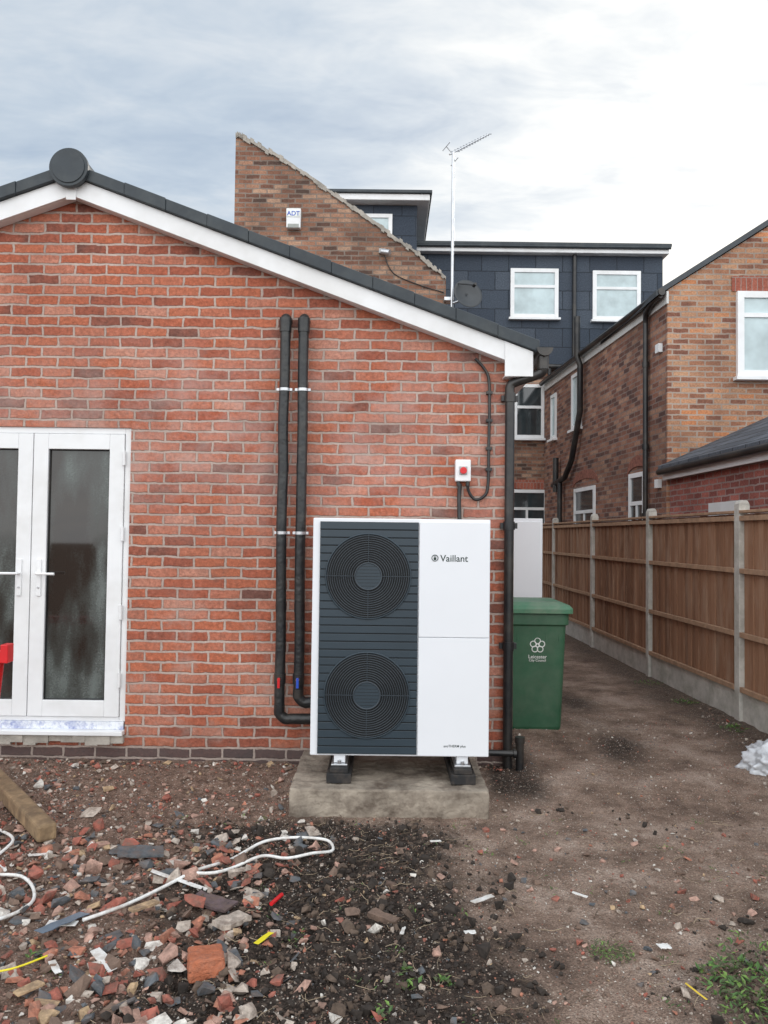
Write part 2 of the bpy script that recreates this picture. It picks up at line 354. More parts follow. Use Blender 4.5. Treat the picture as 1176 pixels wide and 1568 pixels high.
for a, c in ((dx0 + fw + .003, mid - 0.003), (mid + 0.003, dx1 - fw - .003)):
    for q in ((a, a + lw, leaf_z0, leaf_z1), (c - lw, c, leaf_z0, leaf_z1), (a + lw, c - lw, leaf_z0, leaf_z0 + 0.115), (a + lw, c - lw, leaf_z1 - 0.11, leaf_z1)):
        dr.box(q[0], q[1], fy0 - 0.012, fy1, q[2], q[3], white)
    g = (a + lw, c - lw, leaf_z0 + 0.115, leaf_z1 - 0.11)
    for q in ((g[0], g[0] + .008, g[2], g[3]), (g[1] - .008, g[1], g[2], g[3]), (g[0] + .008, g[1] - .008, g[2], g[2] + .008), (g[0] + .008, g[1] - .008, g[3] - .008, g[3])):
        dr.box(q[0], q[1], fy0 + 0.004, fy0 + 0.03, q[2], q[3], black)
dr.box(dx0 - 0.0, dx1 + 0.0, 5.44, fy1, dz0, dz0 + 0.03, white)
dr.build('door_frames', house, 0.006)
dg = MB()
for a, c in ((dx0 + fw + .003, mid - 0.003), (mid + 0.003, dx1 - fw - .003)):
    dg.box(a + lw + .008, c - lw - .008, fy0 + 0.02, fy0 + 0.028, leaf_z0 + 0.123, leaf_z1 - 0.118, doorglass)
dg.build('door_glass', house)
dh = MB()
tape = mat('blue_print_tape', (0.74, 0.77, 0.82), 0.5, var=0.1, vscale=25, dirt=((0.08, 0.13, 0.42), .8, 17))
for sx, x in ((-1, mid - 0.075), (1, mid + 0.065)):
    dh.box(x - 0.016, x + 0.016, fy0 - 0.024, fy0 - 0.012, 1.21, 1.47, white)
    dh.tube([(x, fy0 - .02, 1.37), (x, fy0 - .065, 1.37), (x + sx * 0.02, fy0 - .07, 1.37), (x + sx * 0.13, fy0 - .07, 1.37)], 0.010, white, 8)
    dh.disc((x, fy0 - .028, 1.27), 0.009, .005, metal, 16)
for z in (2.2, 1.66, 1.1, 0.62):
    dh.tube([(dx1 - 0.046, fy0 - .02, z - .05), (dx1 - 0.046, fy0 - .02, z + .05)], 0.012, white, 8)
dh.box(dx0 + .01, dx1 - .01, 5.50, fy1 - .01, dz0 + 0.031, dz0 + 0.084, tape)
dh.build('door_hardware', house, 0.002)
q = MB()
for k in range(16):
    a = dx0 + (dx1 - dx0) * k / 16; q.box(a, a + (dx1 - dx0) / 16, 5.455 + random.uniform(-.01, .015), 5.499, dz0 - .045 - random.uniform(0, .03), dz0 - .003, mortarm)
q.build('sill_mortar', house)

# ------------------------------------------------------------------ downpipe
dp = MB(); px = 0.888; py = 5.455
dp.tube(smooth_path([(1.115, 5.42, 2.93), (1.115, 5.42, 2.87), (1.09, 5.43, 2.83), (0.93, 5.45, 2.775), (px, py, 2.74), (px, py, 2.66)], 5), 0.034, black, 14)
dp.tube([(px, py, 2.68), (px, py, 0.05)], 0.034, black, 16)
for z in (2.66, 1.75, 0.9): 
    dp.tube([(px, py, z - .03), (px, py, z + .03)], 0.041, black, 16); dp.box(px - .06, px + .06, 5.46, 5.498, z - .02, z + .02, black)
dp.tube([(0.70, 5.40, 0.17), (0.93, 5.40, 0.165)], 0.022, black, 12)
dp.tube([(0.965, 5.40, 0.27), (0.965, 5.40, 0.0)], 0.028, black, 12)
dp.tube([(0.965, 5.40, 0.24), (0.965, 5.40, 0.28)], 0.034, black, 12)
dp.tube([(0.92, 5.40, 0.165), (0.94, 5.40, 0.165)], 0.032, black, 12)
dp.build('downpipe')

# ------------------------------------------------------------------ insulated pipes
for (x, zb, xe, yy) in ((-0.713, 0.385, -0.38, 5.405), (-0.583, 0.50, -0.38, 5.405)):
    e = empty('insulated_pipe'); q = MB()
    pts = [(x, 5.52, 3.20), (x, 5.47, 3.205), (x, 5.425, 3.20), (x, yy, 3.16), (x, yy, 3.1)]
    q.tube(smooth_path(pts, 4), 0.038, foam, 14)
    zz = 3.12
    while zz > zb + 0.08:
        z2 = max(zz - 0.98, zb + 0.06)
        q.tube(smooth_path([(x, yy, zz), (x + random.uniform(-.007, .007), yy, zz * .66 + z2 * .34), (x + random.uniform(-.007, .007), yy, zz * .33 + z2 * .67), (x, yy, z2)], 4), 0.037, foam, 14); zz = z2
        q.tube([(x, yy, zz - .03), (x, yy, zz + .03)], 0.0385, black, 14)
    q.tube(smooth_path([(x, yy, zb + .08), (x, yy, zb + .04), (x + .04, yy, zb), (x + .08, yy, zb)], 4), 0.037, foam, 14)
    q.tube([(x + .07, yy, zb), (xe, yy, zb)], 0.037, foam, 14)
    q.tube([(x, yy, 3.10), (x, yy, 3.20)], 0.043, foam, 14)
    q.build('jacket', e)
    k = MB()
    for z in (2.69, 1.68):
        k.tube([(x, yy, z - .010), (x, yy, z + .010)], 0.041, metal, 16)
        k.box(x - .056, x - .037, yy - .012, yy + .012, z - .010, z + .010, metal); k.box(x + .037, x + .056, yy - .012, yy + .012, z - .010, z + .010, metal)
        k.tube([(x, yy + .03, z), (x, 5.5, z)], 0.006, metal, 8)
    c = red if x < -0.65 else blue
    k.tube([(x, yy, .63), (x, yy, .70)], 0.042, black, 14)
    k.tube([(x, yy - .03, .665), (x, yy - .065, .665)], 0.012, copper, 10)
    k.box(x - .008, x + .010, yy - .075, yy - .066, .61, .68, c)
    k.build('fittings', e, 0.002)

# ------------------------------------------------------------------ isolator + cable
iso = empty('isolator_switch'); q = MB(); ix, iz = 0.557, 2.135
q.box(ix - .055, ix + .055, 5.43, 5.498, iz - .075, iz + .08, white); q.build('enclosure', iso, 0.008)
q = MB(); q.box(ix - .028, ix + .028, 5.424, 5.431, iz - .03, iz + .03, mat('grey_face', (.35, .36, .36), .5)); q.disc((ix, 5.405, iz), .024, .019, red, 24); q.box(ix - .006, ix + .006, 5.398, 5.405, iz - .02, iz + .02, red)
for a in (-.03, .035): q.tube([(ix + a, 5.46, iz - .076), (ix + a, 5.46, iz - .105)], .015, black, 12)
q.build('rotary_handle', iso, 0.001)
cab = MB()
cab.tube(smooth_path([(ix - .02, 5.46, iz - .09), (ix - .025, 5.46, iz - .2), (ix - .02, 5.44, iz - .38), (ix - .02, 5.35, iz - .5)], 6), 0.015, black, 10)
cab.tube(smooth_path([(ix + .035, 5.46, iz - .09), (ix + .045, 5.47, 1.99), (ix + .09, 5.475, 1.935), (ix + .15, 5.475, 1.955), (0.738, 5.475, 2.03), (0.742, 5.475, 2.3), (0.745, 5.475, 2.62), (0.738, 5.475, 2.80), (0.70, 5.475, 2.88), (0.64, 5.475, 2.945)], 8), 0.011, black, 10)
for z in (2.15, 2.3, 2.5, 2.7): cab.box(.722, .765, 5.46, 5.499, z - .01, z + .01, black)
cab.build('electric_cable')

# ------------------------------------------------------------------ concrete pad
q = MB(); q.box(-0.545, 0.645, 4.6, 5.45, -0.1, 0.165, concrete); pad = q.build('concrete_pad', None, 0.012)
sm_ = pad.modifiers.new('Sub', 'SUBSURF'); sm_.subdivision_type = 'SIMPLE'; sm_.levels = 6; sm_.render_levels = 6
tx = bpy.data.textures.new('pad_rough', 'CLOUDS'); tx.noise_scale = .07
dm = pad.modifiers.new('Rough', 'DISPLACE'); dm.texture = tx; dm.strength = .018; dm.mid_level = .6; dm.texture_coords = 'LOCAL'

# ------------------------------------------------------------------ heat pump
hp = empty('heat_pump'); X0, X1, Z0, Z1, Y0, Y1 = -0.437, 0.661, 0.317, 1.775, 4.765, 5.21
q = MB(); q.box(X0, X1, Y0, Y1, Z0, Z1, whitepaint); q.build('cabinet', hp, 0.006)
q = MB(); q.box(.222, X1 - .004, Y0 - .012, Y0 - .001, 1.048, Z1 - .018, whitepaint); q.box(.222, X1 - .004, Y0 - .012, Y0 - .001, Z0 + .006, 1.044, whitepaint)
q.build('service_panels', hp, 0.003)
q = MB()
px0, px1, pz0, pz1 = -0.392, 0.216, Z0 + .012, Z1 - .022
q.box(px0, px1, Y0 - .006, Y0 - .001, pz0, pz1, fanblack); q.build('grille_backing', hp)
q = MB(); n = 29; h = (pz1 - pz0) / n
for i in range(n): q.box(px0, px1, Y0 - .014, Y0 - .0065, pz0 + i * h + .0030, pz0 + (i + 1) * h - .0030, anthracite)
q.build('slats', hp, 0.002)
for zc in (1.418, 0.690):
    q = MB(); c = (-.092, Y0 - .017, zc)
    q.disc(c, .262, .003, fanblack, 72)
    q.ring((c[0], Y0 - .018, zc), .261, .0055, anthracite, 72)
    for k in range(12): q.ring((c[0], Y0 - .026, zc), .098 + k * .0137, .0026, ringgrey, 64)
    q.disc((c[0], Y0 - .028, zc), .078, .010, anthracite, 40); q.ring((c[0], Y0 - .028, zc), .082, .005, ringgrey, 40)
    for k in range(-3, 4):
        w = math.sqrt(max(0, .074 ** 2 - (k * .02) ** 2)); q.box(c[0] - w, c[0] + w, Y0 - .0295, Y0 - .0282, zc + k * .02 - .001, zc + k * .02 + .001, fanblack)
    for k in range(4):
        a = math.pi / 2 * k + math.pi / 2
        dx, dz = math.cos(a), math.sin(a)
        q.tube([(c[0] + dx * .08, Y0 - .022, zc + dz * .08), (c[0] + dx * .258, Y0 - .022, zc + dz * .258)], .003, ringgrey, 6)
    q.build('fan_grille', hp)
q = MB()
for x in (-.255, .50):
    q.box(x - .075, x + .075, 4.70, 5.30, .168, .225, rubber)
    q.box(x - .055, x + .055, 4.715, 5.28, .2255, .255, rubber)
    q.box(x - .05, x + .05, 4.75, 5.24, .256, .270, metal)
    q.box(x - .035, x + .035, 4.775, 5.2, .271, .316, whitepaint)
    q.tube([(x, 4.76, .27), (x, 4.76, .29)], .012, metal, 6)
q.build('feet', hp, 0.004)
text('brand_text', 'Vaillant', .436, Y0 - .0125, 1.532, .058, logo, hp)
text('model_text', 'aroTHERM plus', .45, Y0 - .0125, .385, .021, logo, hp)
q = MB(); q.ring((.318, Y0 - .0125, 1.535), .019, .0026, logo, 24); q.disc((.318, Y0 - .0132, 1.53), .009, .001, logo, 12); q.box(.311, .315, Y0 - .0132, Y0 - .0122, 1.536, 1.553, logo); q.box(.321, .325, Y0 - .0132, Y0 - .0122, 1.536, 1.553, logo)
q.build('badge', hp)
hp2 = empty('heat_pump.001'); q = MB(); q.box(.96, 1.60, 7.75, 8.2, .33, 1.86, whitepaint); q.box(1.02, 1.58, 7.738, 7.748, .36, 1.83, whitepaint); q.build('cabinet', hp2, 0.008)
q = MB(); q.box(1.0, 1.1, 7.7, 8.25, .02, .33, rubber); q.box(1.45, 1.55, 7.7, 8.25, .02, .33, rubber); q.build('feet', hp2, .004)

# ------------------------------------------------------------------ wheelie bin
wbn = empty('wheelie_bin'); q = MB()
def ringrect(x0, x1, y0, y1, z, r=0.05):
    pts = []
    for cx, cy, a0 in ((x1 - r, y1 - r, 0), (x0 + r, y1 - r, 90), (x0 + r, y0 + r, 180), (x1 - r, y0 + r, 270)):
        for k in range(5):
            a = R(a0 + 22.5 * k); pts.append((cx + r * math.cos(a), cy + r * math.sin(a), z))
    return pts
def loft(q, rings, mt):
    n = len(rings[0]); v = [p for r_ in rings for p in r_]
    f = [(j * n + i, j * n + (i + 1) % n, (j + 1) * n + (i + 1) % n, (j + 1) * n + i) for j in range(len(rings) - 1) for i in range(n)]
    q.add(v, f + [list(range(n))[::-1], [len(v) - n + i for i in range(n)]], mt)
bx0, bx1, by0, by1 = 1.01, 1.565, 6.45, 7.05
loft(q, [ringrect(bx0 + .055, bx1 - .055, by0 + .07, by1 - .1, .05), ringrect(bx0 + .05, bx1 - .05, by0 + .06, by1 - .1, .08), ringrect(bx0 + .015, bx1 - .02, by0 + .02, by1 - .03, .93),
         ringrect(bx0, bx1, by0, by1, .94), ringrect(bx0, bx1, by0, by1, 1.03)], green)
for x in (bx0 + .12, bx0 + .24, bx0 + .36, bx0 + .47): q.box(x - .006, x + .006, by0 + .022, by0 + .04, .80, .94, green)
q.build('body', wbn, .004)
q = MB(); loft(q, [ringrect(bx0 - .02, bx1 + .03, by0 - .03, by1 + .02, 1.035), ringrect(bx0 - .02, bx1 + .03, by0 - .03, by1 + .02, 1.075), ringrect(bx0 + .0, bx1 + .01, by0 - .0, by1, 1.10), ringrect(bx0 + .06, bx1 - .05, by0 + .06, by1 - .05, 1.125)], greenlid)
q.tube([(bx0 + .05, by1 + .06, 1.05), (bx1 - .05, by1 + .06, 1.05)], .016, greenlid, 10)
q.build('lid', wbn, .004)
q = MB()
for x in (bx0 + .02, bx1 - .07): q.tube([(x, by1 - .06, .13), (x + .05, by1 - .06, .13)], .10, rubber, 24)
q.tube([(bx0 + .03, by1 - .06, .13), (bx1 - .03, by1 - .06, .13)], .012, metal, 8)
q.build('wheels', wbn)
q = MB(); cx, cz = 1.30, .765; ly = by0 + .028
for k in range(5):
    a = R(90 + 72 * k); q.ring((cx + .038 * math.cos(a), ly, cz + .038 * math.sin(a)), .024, .0045, logow, 20)
q.ring((cx, ly, cz), .012, .004, logow, 14); q.build('crest', wbn)
text('council_text', 'Leicester', cx, ly - .002, .670, .042, logow, wbn); text('council_text', 'City Council', cx, ly + .001, .640, .028, logow, wbn)

# ------------------------------------------------------------------ fence
def fencewood():
    m, nt, p = newmat('fence_timber')
    tc = node(nt, 'ShaderNodeTexCoord').outputs['Object']
    sep = node(nt, 'ShaderNodeSeparateXYZ', ins={0: tc})
    idx = mth(nt, 'FLOOR', mth(nt, 'MULTIPLY', sep.outputs[1], 11.3))
    wn = node(nt, 'ShaderNodeTexWhiteNoise', {'noise_dimensions': '1D'}, {'W': idx})
    mp = node(nt, 'ShaderNodeMapping', ins={0: tc, 'Scale': (30, 30, 2.0)}).outputs[0]
    g = noi(nt, mp, 1.5, 4, 0.7, .4)
    f = mth(nt, 'ADD', mth(nt, 'MULTIPLY', wn.outputs[0], .40), mth(nt, 'MULTIPLY', g.outputs[0], .65))
    c = ramp(nt, f, [(0.2, (0.12, 0.055, 0.031)), (0.5, (0.245, 0.123, 0.068)), (0.85, (0.36, 0.20, 0.12))])
    st = noi(nt, node(nt, 'ShaderNodeMapping', ins={0: tc, 'Scale': (3, 3, .8)}).outputs[0], 2.0, 4, .6)
    c = mixc(nt, ramp(nt, st.outputs[0], [(0.48, 0), (0.72, .6)]), c, (0.40, 0.28, 0.20))
    nt.links.new(c, p.inputs['Base Color']); p.inputs['Roughness'].default_value = .8
    return m
timber = fencewood(); rail = mat('fence_rail', (.35, .22, .14), .8, var=.25, vscale=12)
fence = empty('wooden_fence')
posts = [(3.36, 2.6), (3.30, 4.78), (3.235, 6.95), (3.165, 9.1), (3.135, 11.45), (3.10, 13.9), (3.08, 16.3)]
pq, bq, rq, gq = MB(), MB(), MB(), MB()
for i, (x, y) in enumerate(posts):
    pq.box(x - .05, x + .05, y - .05, y + .05, -.2, 1.99, concpost)
    pq.prism([(x - .05, 1.99), (x + .05, 1.99), (x + .03, 2.025), (x - .03, 2.025)], 'xz', y - .05, y + .05, concpost)
    if i + 1 < len(posts):
        x2, y2 = posts[i + 1]; L = math.hypot(x2 - x, y2 - y); a = math.atan2(y2 - y, x2 - x)
        T = Matrix.Translation((x, y, 0)) @ Matrix.Rotation(a, 4, 'Z')
        for b_ in (gq, bq, rq): b_.M = T
        gq.box(.05, L - .05, -.022, .022, -.1, .31, concpost)
        nb = int((L - .1) / .088); s = (L - .1) / nb
        for k in range(nb):
            u = .05 + k * s; t = .010 if k % 2 else 0
            bq.box(u, u + s + (-.005), -.006 + t, .006 + t, .33, 1.90 + random.uniform(-.006, .006), timber)
        for z in (.315, .80, 1.37, 1.84):
            rq.box(.052, L - .052, .018, .052, z, z + .045, rail)
        rq.box(.052, L - .052, -.03, .055, 1.910, 1.935, rail)
pq.build('concrete_posts', fence, .006); bq.build('boards', fence); rq.build('rails', fence, .003); gq.build('gravel_boards', fence, .006)

def window(q, x0, x1, y, z0, z1, glass, transom=None, mull=True, fw=.06, sill=True):
    q.box(x0, x0 + fw, y - .03, y + .04, z0, z1, white); q.box(x1 - fw, x1, y - .03, y + .04, z0, z1, white)
    q.box(x0 + fw, x1 - fw, y - .03, y + .04, z0, z0 + fw, white); q.box(x0 + fw, x1 - fw, y - .03, y + .04, z1 - fw, z1, white)
    if transom: q.box(x0 + fw, x1 - fw, y - .027, y + .03, transom - .03, transom + .03, white)
    if mull:
        xm = (x0 + x1) / 2; q.box(xm - .025, xm + .025, y - .024, y + .03, z0 + fw, (transom - .03) if transom else z1 - fw, white)
    q.box(x0 + fw, x1 - fw, y - .005, y + .005, z0 + fw, z1 - fw, glass)
    if sill: q.box(x0 - .04, x1 + .04, y - .09, y + .03, z0 - .05, z0 - .003, white)

# ------------------------------------------------------------------ old sloping brick wall
ow = empty('brick_gable_wall'); q = MB()
prof = [(-2.42, 7.97), (-2.30, 7.93), (-1.60, 7.54), (-0.76, 6.97), (-.1, 6.50), (0.486, 6.09), (.93, 5.72)]
q.prism([(.93, -.2)] + [(-2.42, -.2)] + prof, 'xz', 12.0, 12.33, B_old); q.build('wall', ow)
q = MB()
for i in range(len(prof) - 1):
    (a, za), (c, zc) = prof[i], prof[i + 1]
    m_ = 12
    for k in range(m_):
        u0 = a + (c - a) * k / m_; u1 = a + (c - a) * (k + 1) / m_; w0 = za + (zc - za) * k / m_; w1 = za + (zc - za) * (k + 1) / m_; j = random.uniform(0, .04); l = random.uniform(-.05, .0)
        q.prism([(u0, w0 + l), (u1, w1 + l), (u1, w1 + .03 + j), (u0, w0 + .03 + j)], 'xz', 11.975 - j * .3, 12.35, mortarm)
q.build('coping', ow)
ab = empty('burglar_alarm_box'); q = MB(); ax, az = -1.475, 6.62
q.prism([(ax - .11, az - .15), (ax + .11, az - .15), (ax + .115, az + .16), (ax - .115, az + .16)], 'xz', 11.90, 11.995, white); q.build('housing', ab, .012)
q = MB(); q.prism([(ax - .10, az + .02), (ax + .10, az + .02), (ax + .10, az + .12), (ax - .10, az + .12)], 'xz', 11.893, 11.898, logow); q.prism([(ax - .085, az - .15), (ax + .085, az - .15), (ax + .085, az - .09), (ax - .085, az - .09)], 'xz', 11.896, 11.899, mat('amber_lens', (.3, .32, .3), .3)); q.build('lens', ab)
text('label_text', 'ADT', ax, 11.890, az + .07, .10, blue, ab)
sl = MB(); sl.box(-.13, -.03, 11.93, 11.995, 6.1, 6.17, mat('grey_plastic', (.4, .4, .4), .5)); sl.tube([(-.08, 11.93, 6.12), (.04, 11.86, 6.08)], .045, metal, 14)
sl.tube(smooth_path([(-.05, 11.98, 6.1), (.1, 11.985, 5.8), (.5, 11.985, 5.62), (.9, 11.985, 5.5)], 5), .008, black, 6)
sl.build('security_camera')  # small camera device on the wall with its cable, not a lamp
an = empty('tv_antenna'); q = MB(); pxm = 1.02
q.tube([(pxm, 11.9, 4.6), (pxm, 11.9, 7.70)], .024, metal, 10)
q.box(.90, 1.05, 11.88, 12.1, 5.35, 5.40, metal); q.box(.90, 1.05, 11.88, 12.1, 5.0, 5.05, metal)
q.build('mast', an)
q = MB(); p0 = Vector((.96, 11.9, 7.66)); p1 = Vector((1.60, 12.1, 8.10)); q.tube([p0, p1], .014, metal, 8); dr_ = (p1 - p0).normalized(); sd = Vector((-.35, 1, 0)).normalized(); sd = (sd - dr_ * sd.dot(dr_)).normalized(); up = dr_.cross(sd)
for k in range(13):
    c = p0.lerp(p1, .15 + .85 * k / 12); w = .17 - .006 * k; q.tube([c - sd * w * .6 - up * w * .3, c + sd * w * .6 + up * w * .3], .007, metal, 6)
for s_ in (-1, 1): q.tube([p0 + dr_ * .05, p0 + dr_ * .02 + up * .13 * s_], .008, metal, 6); q.tube([p0 + dr_ * .02 + up * .13 * s_ - sd * .15, p0 + dr_ * .02 + up * .13 * s_ + sd * .15], .006, metal, 6)
q.build('yagi', an)
sd_ = empty('satellite_dish'); q = MB(); rings = []; C = Vector((1.23, 11.75, 5.38)); D = Vector((.30, -.92, .25)).normalized(); A = D.orthogonal().normalized(); B_ = D.cross(A)
for j in range(6):
    r_ = .235 * j / 5 + .001; rings.append([C + D * (r_ * r_ * 1.1) + A * r_ * math.cos(2 * math.pi * k / 28) + B_ * r_ * math.sin(2 * math.pi * k / 28) for k in range(28)])
vv = [p_ for r_ in rings for p_ in r_]
q.add(vv, [(j * 28 + i, j * 28 + (i + 1) % 28, (j + 1) * 28 + (i + 1) % 28, (j + 1) * 28 + i) for j in range(5) for i in range(28)], mat('dish_grey', (.045, .05, .055), .5), True)
q.build('reflector', sd_).modifiers.new('s', 'SOLIDIFY').thickness = .006
q = MB(); q.tube([C - B_ * .22 + D * .05, C + D * .30], .010, black, 8); q.tube([C + D * .27, C + D * .34], .024, black, 12); q.tube([C, C - D * .1, (1.02, 11.9, 5.3)], .018, metal, 8); q.build('arm', sd_)

# ------------------------------------------------------------------ rear terrace with dormers
rh = empty('brick_house'); rh.name = 'brick_house.002'
q = MB(); q.box(-6, 6.4, 17.0, 17.3, -.2, 5.5, B_old); q.box(-6, 6.4, 17.3, 24, -.2, 5.4, B_old); q.build('walls', rh)
q = MB(); DX0, DX1, DZ0, DZ1 = .3, 6.12, 5.5, 7.93
q.box(DX0, DX1, 16.9, 22, DZ0, DZ1, slates); q.build('dormer_cladding', rh)
q = MB(); q.box(-1.6, .62, 16.0, 20, 6.0, 8.62, slates); q.build('small_dormer_cladding', rh)
q = MB(); q.box(DX0 - .1, DX1 + .08, 16.72, 22, DZ1 + .002, DZ1 + .14, white); q.box(-1.7, .87, 15.75, 20, 8.63, 8.76, white)
q.build('fascias', rh, .01)
q = MB(); q.box(DX0 - .14, DX1 + .12, 16.66, 22.1, DZ1 + .143, DZ1 + .21, verge); q.box(-1.75, .92, 15.7, 20.1, 8.763, 8.83, verge)
q.tube([(DX0, 16.68, DZ1 + .12), (DX1 + .1, 16.68, DZ1 + .12)], .035, verge, 10)
q.tube([(4.15, 16.85, 7.95), (4.15, 16.85, 5.55)], .045, black, 10)
q.tube([(1.2, 16.9, 5.45), (4.0, 16.9, 5.45)], .055, black, 10)
q.tube([(3.62, 16.9, 1), (3.62, 16.9, 5.4)], .045, black, 10)
q.build('roof_edges', rh, .01)
q = MB(); window(q, 2.74, 3.80, 16.88, 6.52, 7.62, glasspale, 7.22, False, .085); window(q, 4.56, 5.62, 16.88, 6.49, 7.59, glasspale, 7.20, False, .085)
window(q, -.62, .10, 15.98, 7.35, 8.42, glasspale, None, False, .08)
window(q, 2.85, 3.52, 16.97, 3.86, 5.06, glassdark, 4.55, False, .07); window(q, 2.7, 3.60, 16.97, 1.5, 2.72, glassdark, 2.3, True, .07)
q.build('windows', rh)
q = MB(); q.box(2.65, 3.65, 16.985, 16.995, 2.74, 2.94, B_arch); q.build('lintels', rh)

# ------------------------------------------------------------------ right-hand brick house
rt = empty('brick_house'); rt.name = 'brick_house.001'
q = MB()
def gt(x): return 5.10 + .65 * (x - 3.87) if x < 6.17 else 5.10 + .65 * (8.47 - x)
q.prism([(3.87, -.2), (8.47, -.2), (8.47, gt(8.47)), (6.17, gt(6.17)), (3.87, gt(3.87))], 'xz', 10.5, 10.75, B_gab)
q.build('gable_wall', rt)
S = Matrix(((.0523, .9986, 0, 3.87), (-.9986, .0523, 0, 10.5), (0, 0, 1, 0), (0, 0, 0, 1)))
q = MB(); q.M = S; q.box(-6.5, 0.0, .002, .25, -.2, 5.10, B_gabs); q.build('side_wall', rt)
q = MB()
q.prism([(3.70, gt(3.87) - .02), (6.17, gt(6.17) + .10), (8.64, gt(3.87) - .02), (8.64, gt(3.87) - .10), (6.17, gt(6.17) + .02), (3.70, gt(3.87) - .10)], 'xz', 10.46, 16.95, slateroof)
q.build('roof', rt)
q = MB(); q.M = S
q.tube([(-6.4, -.10, 5.06), (.05, -.10, 5.06)], .05, black, 10); q.box(-6.4, 0.04, -.03, .0, 4.90, 5.07, mat('fascia_grey', (.62, .62, .60), .6)); 
q.tube([(-.62, -.06, 5.0), (-.62, -.06, 1.2)], .038, black, 10)
for z in (4.2, 3.0, 2.0): q.tube([(-.62, -.06, z - .04), (-.62, -.06, z + .04)], .05, black, 10)
q.tube(smooth_path([(.0, -.1, 5.02), (-.3, -.1, 5.0), (-.55, -.08, 4.93), (-.62, -.06, 4.8)], 4), .035, black, 10)
q.tube([(-3.6, -.16, 5.75), (-3.6, -.16, 5.0), (-3.6, -.10, 4.85), (-3.6, -.10, 4.0), (-4.1, -.10, 3.15), (-4.55, -.1, 2.85), (-5.4, -.1, 2.75)], .055, black, 12)
q.tube([(-4.9, -.10, 2.8), (-4.9, -.10, 1.0)], .05, black, 12); q.tube([(-5.2, -.10, 3.3), (-5.2, -.10, 2.6)], .06, black, 12)
q.build('pipes', rt)
q = MB(); q.M = S
window(q, -1.37, -.75, .0, 1.3, 2.66, glassdark, 2.2, True, .07, False); window(q, -4.2, -3.0, .0, 1.3, 2.60, glassdark, 2.15, True, .07, False)
window(q, -4.4, -3.8, .0, 3.75, 4.82, glasspale, None, False, .07); window(q, -5.9, -5.5, .0, 3.75, 4.7, glasspale, None, False, .07)
q.M = Matrix.Identity(4)
window(q, 4.81, 5.95, 10.47, 3.9, 5.08, glasspale, 4.75, False, .09)
q.build('windows', rt)
q = MB()
q.box(4.75, 6.02, 10.485, 10.496, 5.09, 5.30, B_arch)
q.M = S
for a, c in ((-1.45, -.67), (-4.3, -2.9)):
    n = 8; m_ = (a + c) / 2; w = (c - a) / 2
    top = [(m_ + w * math.cos(math.pi * k / n) * 1.0, 2.64 + .12 * math.sin(math.pi * k / n)) for k in range(n + 1)]
    top2 = [(m_ + w * 1.08 * math.cos(math.pi * k / n), 2.66 + .27 * math.sin(math.pi * k / n)) for k in range(n, -1, -1)]
    q.prism(top + top2, 'xz', -.012, -.002, mat('red_arch', (.22, .085, .06), .9, var=.4, vscale=20))
q.box(-.28, -.16, -.06, -.003, 4.28, 4.40, white); q.box(-.30, -.18, -.06, -.003, 2.38, 2.50, white)
q.build('arches', rt)
q = MB()
q.box(3.90, 6.4, 6.3, 10.49, -.2, 2.60, B_new); q.build('lean_to_walls', rt)
q = MB(); sl_ = .467
q.prism([(3.74, 2.66), (6.5, 2.66 + 2.76 * sl_), (6.5, 2.58 + 2.76 * sl_), (3.74, 2.58)], 'xz', 6.2, 10.495, slates2)
q.build('lean_to_roof', rt)
q = MB(); q.box(3.80, 3.83, 6.2, 10.49, 2.47, 2.585, white); q.tube([(3.75, 6.2, 2.58), (3.75, 10.49, 2.58)], .045, black, 10)
q.box(3.86, 3.897, 8.35, 9.15, 1.95, 2.10, white); q.box(3.865, 3.898, 8.42, 9.08, 1.2, 1.95, glassdark)
q.build('lean_to_trim', rt)

# ------------------------------------------------------------------ rubble
dirtc = (.16, .11, .085)
def rmat(n, c, r=.92, v=.35): return mat(n, c, r, var=v, vscale=30, bump=.5, bscale=120, dirt=(dirtc, .75, 18))
rm = [rmat('rubble_brick_red', (.34, .11, .078)), rmat('rubble_brick_orange', (.44, .18, .115)), rmat('rubble_mortar', (.46, .39, .33)), rmat('rubble_slate', (.10, .11, .12), .8),
      rmat('rubble_pale', (.70, .66, .60), .8, .2), rmat('rubble_brown', (.18, .12, .09)), rmat('rubble_tan', (.46, .32, .19)), rmat('rubble_pink', (.46, .28, .22))]
clod2 = mat('soil_clod_brown', (.11, .078, .058), .97, var=.4, vscale=30)
clod = mat('soil_clod_dark', (.035, .027, .022), .97, var=.4, vscale=30)
templates = []
for t in range(36):
    bm = bmesh.new()
    for k in range(random.randint(9, 15)):
        v_ = Vector((random.uniform(-1, 1), random.uniform(-1, 1), random.uniform(-1, 1)))
        m_ = max(abs(v_.x), abs(v_.y), abs(v_.z)); v_ = v_ / m_ * random.uniform(.75, 1)
        bm.verts.new(v_)
    r_ = bmesh.ops.convex_hull(bm, input=bm.verts)
    bmesh.ops.delete(bm, geom=[g for g in r_['geom_interior'] if isinstance(g, bmesh.types.BMVert)], context='VERTS')
    bm.normal_update(); bm.verts.index_update()
    templates.append(([v_.co.copy() for v_ in bm.verts], [[v_.index for v_ in f_.verts] for f_ in bm.faces])); bm.free()
